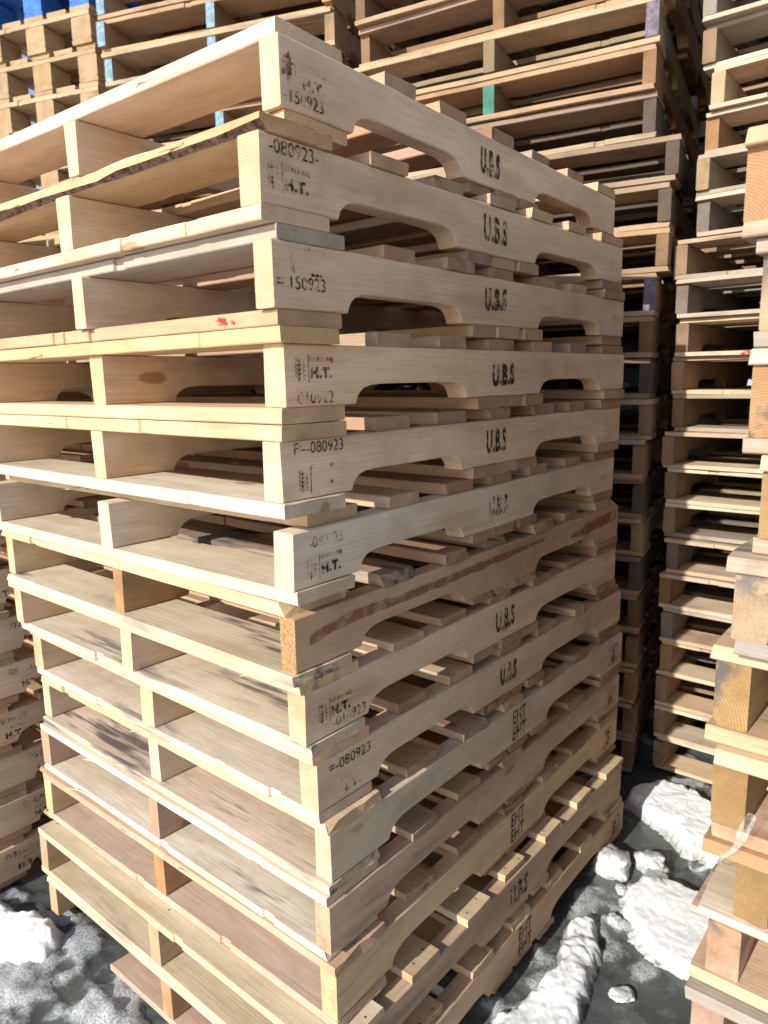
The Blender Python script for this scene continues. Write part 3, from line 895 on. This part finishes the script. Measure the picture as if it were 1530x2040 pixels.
# far left: half-width block pallets, a blue one on top
def block_pallet(loc, rz, label, group, seed, c, W=0.60, L=0.80, hb=0.086, t=0.019, paint=None):
    rnd = random.Random(seed)
    root = empty("block_pallet", loc, rz, label, "pallet", group)
    mats = [paint] if paint else [WOOD]
    bd = plank_mesh(W, 0.1, t, seed * 1.3, seg=6, n=2, chips=2, wob=0.003, mats=mats)
    rn = plank_mesh(L, 0.1, t, seed * 2.3, seg=6, n=2, chips=1, wob=0.003, mats=mats)
    blk = plank_mesh(0.12, 0.1, hb, seed * 3.1, seg=3, n=2, chips=0, ch=0.006, wob=0.004, mats=mats)
    for k in range(3):
        y = k * (W - 0.1) / 2
        new_obj("bottom_runner", rn, root, (0, y, 0), 0, vary(c, rnd, 0.15), 0.05, 0.2, 0.3)
        for q in range(3):
            new_obj("block", blk, root, (q * (L - 0.12) / 2, y, t + 0.0004), 0, vary(c, rnd, 0.15), 0.05, 0.2, 0.3)
    z = t + hb + 0.0008
    for q in range(3):
        new_obj("cross_board", bd, root, (q * (L - 0.1) / 2 + 0.1, 0, z), HALF, vary(c, rnd, 0.15), 0.05, 0.2, 0.3)
    for k in range(5):
        new_obj("deck_board", rn, root, (0, k * (W - 0.1) / 4, z + t + 0.0004), 0, vary(c, rnd, 0.15), 0.05, 0.2, 0.3)
    return z + 2 * t + 0.001
z = 0.0
stA = "the half-width stack beyond the blue-ended stack"
for k in range(22):
    rnd = random.Random(60 + k)
    loc = (1.10 + rnd.uniform(-0.01, 0.01), 2.30 + rnd.uniform(-0.01, 0.01), z)
    blue = k >= 20
    z += block_pallet(loc, 0.33, ("blue painted block pallet, %s in %s" if blue else "tan block pallet, %s in %s") % (ORD[k], stA),
                      "block pallets of the half-width stack", 80 + k, (0.46, 0.34, 0.21), paint=BLUE if blue else None)

# ------------------------------------------------------------------ snow and ice
def snow_patch(name, label, group, blobs, seed, mat, res=0.004, amp=0.14, slush=0.3, z0=-0.022, clumpy=0.0, cat="snow"):
    """a lump of old snow as a height field over several overlapping mounds"""
    x0 = min(b[0] - b[2] for b in blobs) - 0.03; x1 = max(b[0] + b[2] for b in blobs) + 0.03
    y0 = min(b[1] - b[3] for b in blobs) - 0.03; y1 = max(b[1] + b[3] for b in blobs) + 0.03
    nx = int((x1 - x0) / res) + 1; ny = int((y1 - y0) / res) + 1
    H = {}; E = {}
    for j in range(ny):
        for i in range(nx):
            x = x0 + i * res; y = y0 + j * res
            wsum = hs = 0.0
            for bx, by_, rx, ry, h in blobs:
                d2 = ((x - bx) / rx) ** 2 + ((y - by_) / ry) ** 2
                g = math.exp(-1.1 * d2)
                wsum += g; hs += g * h
            if wsum < 0.12: continue
            crag = abs(nz(x * 17, y * 17, seed + 2))
            v = wsum - 0.44 + 0.30 * nz(x * 9, y * 9, seed) + 0.22 * nz(x * 22, y * 22, seed + 1) + 0.12 * nz(x * 52, y * 52, seed + 8) + 0.06 * nz(x * 120, y * 120, seed + 12)
            if v > 0.0:
                q_ = min(1.0, v / (0.34 + 0.6 * crag)); q_ = q_ ** 1.25 * (2 - q_)
                e = 1 - min(1.0, v / 0.45)
                c1 = mnoise.voronoi(Vector((x * 34 + seed, y * 34, 0.3)))[0]
                clump = (c1[1] - c1[0])
                n = 1 + amp * (1.7 * nz(x * 6, y * 6, seed + 3) + 0.6 * nz(x * 20, y * 20, seed + 4) + 0.35 * nz(x * 55, y * 55, seed + 5) + 0.25 * nz(x * 120, y * 120, seed + 6))
                n += clumpy * (min(0.5, clump) - 0.25) * (0.4 + e)
                H[(i, j)] = hs / wsum * q_ * max(0.15, n) - 0.013 + 0.007 * q_; E[(i, j)] = e
    verts, idx, ev = [], {}, []
    def vid(i, j):
        k = (i, j)
        if k not in idx:
            idx[k] = len(verts)
            verts.append((x0 + i * res, y0 + j * res, H.get(k, z0))); ev.append(E.get(k, 1.0))
        return idx[k]
    faces = []
    for j in range(ny - 1):
        for i in range(nx - 1):
            q = [(i, j), (i + 1, j), (i + 1, j + 1), (i, j + 1)]
            if any(k in H for k in q):
                faces.append(tuple(vid(*k) for k in q))
    me = bpy.data.meshes.new(name)
    me.from_pydata(verts, [], faces)
    at = me.attributes.new("edge", 'FLOAT', 'POINT'); at.data.foreach_set("value", ev)
    me.materials.append(mat)
    me.polygons.foreach_set("use_smooth", [True] * len(me.polygons))
    o = new_obj(name, me)
    o["label"] = label; o["category"] = cat; o["slush"] = slush
    if group: o["group"] = group
    return o

snow_patch("snow_lump", "clean white snow lump in the gap at the left foot of the new stack", None,
           [(-0.12, 0.985, 0.075, 0.10, 0.028), (-0.075, 0.90, 0.060, 0.08, 0.032), (-0.16, 1.09, 0.09, 0.10, 0.026)], 3.0, SNOW, slush=0.1)
snow_patch("snow_bank", "white snow bank at the far end of the alley before the tan stack", None,
           [(1.42, -0.16, 0.13, 0.11, 0.042), (1.46, -0.06, 0.10, 0.09, 0.038), (1.36, -0.28, 0.11, 0.12, 0.036), (1.27, -0.36, 0.08, 0.10, 0.03)], 8.0, SNOW, slush=0.15)
snow_patch("snow_slab", "large flat slab of white snow in the middle of the alley", None,
           [(0.94, -0.27, 0.11, 0.11, 0.026), (1.00, -0.24, 0.09, 0.09, 0.028), (0.89, -0.37, 0.11, 0.10, 0.024), (0.98, -0.38, 0.10, 0.11, 0.024)], 14.0, SNOW, slush=0.1)
snow_patch("snow_ridge", "narrow ridge of crusted snow running along the alley beside the new stack", None,
           [(0.79, -0.120, 0.065, 0.042, 0.028), (0.71, -0.150, 0.065, 0.045, 0.030), (0.62, -0.165, 0.065, 0.048, 0.026), (0.53, -0.165, 0.07, 0.065, 0.020), (0.44, -0.15, 0.08, 0.075, 0.016), (0.34, -0.15, 0.09, 0.08, 0.014), (0.22, -0.16, 0.10, 0.08, 0.012)], 21.0, SNOW, amp=0.30, clumpy=0.5, slush=0.55)
def ice_chunk(x, y, sx, sy, sz, seed, label, tilt=0.2, rz=0.0):
    bm = bmesh.new()
    bmesh.ops.create_icosphere(bm, subdivisions=4, radius=1.0)
    for v in bm.verts:
        d = v.co.normalized()
        # facetted: push towards a box, then break the surface up
        mx = max(abs(d.x), abs(d.y), abs(d.z))
        k = 0.55 + 0.30 / mx
        k *= 1 + 0.26 * nz(d.x * 1.6, d.y * 1.6, d.z * 1.6 + seed) + 0.10 * nz(d.x * 5, d.y * 5, d.z * 5 + seed) + 0.05 * nz(d.x * 13, d.y * 13, d.z * 13 + seed)
        v.co = Vector((d.x * sx * k, d.y * sy * k, d.z * sz * k))
    me = bpy.data.meshes.new("ice_chunk"); bm.to_mesh(me); bm.free()
    me.materials.append(ICE)
    me.polygons.foreach_set("use_smooth", [True] * len(me.polygons))
    o = new_obj("ice_chunk", me, None, (x, y, sz * 0.45 - 0.012))
    o.rotation_euler = (tilt * 0.6, tilt, rz)
    o["label"] = label; o["category"] = "ice"; o["group"] = "broken ice chunks in the alley"
ice_chunk(1.06, -0.080, 0.062, 0.055, 0.042, 1.0, "pale grey ice chunk against the foot of the new stack", 0.15, 0.3)
ice_chunk(1.12, -0.165, 0.060, 0.038, 0.038, 4.0, "wedge of grey ice behind the white snow slab", 0.35, 1.0)
ice_chunk(1.055, -0.20, 0.055, 0.04, 0.03, 9.0, "flat grey ice lump leaning on the snow slab", 0.2, 0.2)
ice_chunk(0.985, -0.135, 0.018, 0.016, 0.012, 14.0, "small grey ice nugget beside the snow slab", 0.1, 0.5)
ice_chunk(0.865, -0.165, 0.020, 0.018, 0.016, 17.0, "small ice nugget between snow ridge and snow slab", 0.1, 1.5)
ice_chunk(0.665, -0.265, 0.024, 0.030, 0.010, 19.0, "thin lone ice flake lying on the bare grey ice", 0.05, 0.8)

# ------------------------------------------------------------------ small things
def ribbon(name, pts, widths, twists, mat, label, cat):
    verts, faces = [], []
    for i, p in enumerate(pts):
        p = Vector(p)
        d = (Vector(pts[min(i + 1, len(pts) - 1)]) - Vector(pts[max(i - 1, 0)])).normalized()
        side = d.cross(Vector((0, 0, 1)))
        side = side.normalized() if side.length > 1e-4 else Vector((0, 1, 0))
        upv = side.cross(d)
        a = twists[i]
        s = side * math.cos(a) + upv * math.sin(a)
        for k in (-0.5, -0.17, 0.17, 0.5):
            bulge = (0.25 - k * k) * widths[i] * 0.5
            q = p + s * widths[i] * k + (upv * math.cos(a) - side * math.sin(a)) * bulge
            verts.append(tuple(q))
    for i in range(len(pts) - 1):
        for k in range(3):
            a = i * 4 + k
            faces.append((a, a + 1, a + 5, a + 4))
    me = bpy.data.meshes.new(name); me.from_pydata(verts, [], faces); me.materials.append(mat)
    me.polygons.foreach_set("use_smooth", [True] * len(me.polygons))
    o = new_obj(name, me)
    sub = o.modifiers.new("smooth", 'SUBSURF'); sub.levels = 2; sub.render_levels = 2
    o["label"] = label; o["category"] = cat
    return o

ribbon("plastic_strip",
       [(0.235, -0.575, 0.775), (0.212, -0.572, 0.768), (0.200, -0.569, 0.752), (0.205, -0.562, 0.735), (0.208, -0.552, 0.722), (0.200, -0.540, 0.709),
        (0.196, -0.527, 0.696), (0.194, -0.516, 0.690), (0.196, -0.511, 0.697), (0.200, -0.514, 0.708), (0.200, -0.509, 0.717), (0.200, -0.506, 0.722)],
       [0.012, 0.014, 0.011, 0.009, 0.006, 0.006, 0.006, 0.006, 0.007, 0.006, 0.005, 0.003],
       [0.2, 0.5, 1.1, 0.9, 0.4, 0.9, 0.6, 0.2, 0.8, 1.4, 1.0, 0.6], FILM,
       "torn curling strip of clear plastic wrap hanging on the golden pallets", "plastic strip")

def splinter(loc, rz, L, w_, t, seed, c, label, tilt=0.0):
    cols = []
    for i in range(9):
        f = i / 8
        k = max(0.12, math.sin(math.pi * (0.12 + 0.8 * f)) ** 0.7)
        cy_ = 0.004 * nz(f * 3, seed)
        cols.append((L * f, cy_ - w_ * k / 2, cy_ + w_ * k / 2, 0.0, t * k))
    me = loft("wood_splinter", cols, 1, 0.0006, 0.004, 0, seed)
    o = new_obj("wood_splinter", me, None, loc, rz, c, 0, 0, 0.1)
    o.rotation_euler = (0, -tilt, rz)
    o["label"] = label; o["category"] = "splinter"
zd = MAIN[1][3] + (MAIN[0][3] - H0 - MAIN[1][3]) * 0.5
splinter((-0.022, 0.17, zd), HALF + 0.03, 0.30, 0.016, 0.007, 2.0, WHITE, "long pale splinter lying on the bark-edged deck board")
splinter((-0.020, 0.47, zd), HALF - 0.05, 0.07, 0.018, 0.012, 5.0, GREYB, "short grey wood scrap on the bark-edged deck board")

# torn slivers still hanging on the sawn edges of the lead boards
rs = random.Random(77)
for i, p in enumerate(pallets):
    for b, T in ((p['top'][0], 1), (p['bottom'][0], 0)):
        for q in range(rs.choice((0, 1, 1, 2))):
            L = rs.uniform(0.03, 0.09); sd_ = i * 3.7 + q + T
            cols = []
            for k in range(6):
                f = k / 5; w_ = 0.0045 * (1 - f) ** 0.7 + 0.0006
                cols.append((L * f, 0.010 * f * f - w_, 0.010 * f * f + w_ * 0.3, 0.002 * nz(f * 4, sd_), 0.002 * nz(f * 4, sd_) + 0.0035 * (1 - 0.7 * f)))
            me = loft("sliver", cols, 1, 0.0004, 0.003, 0, sd_)
            o = new_obj("torn_sliver", me, b, (rs.uniform(0.1, 0.8), b.data.vertices[7].co.y - 0.001, rs.uniform(0.004, 0.012)), rs.uniform(-0.05, 0.10), tuple(b.color[:3]), 0, 0, 0.05)
            o.rotation_euler[0] = rs.uniform(-0.5, 0.5)
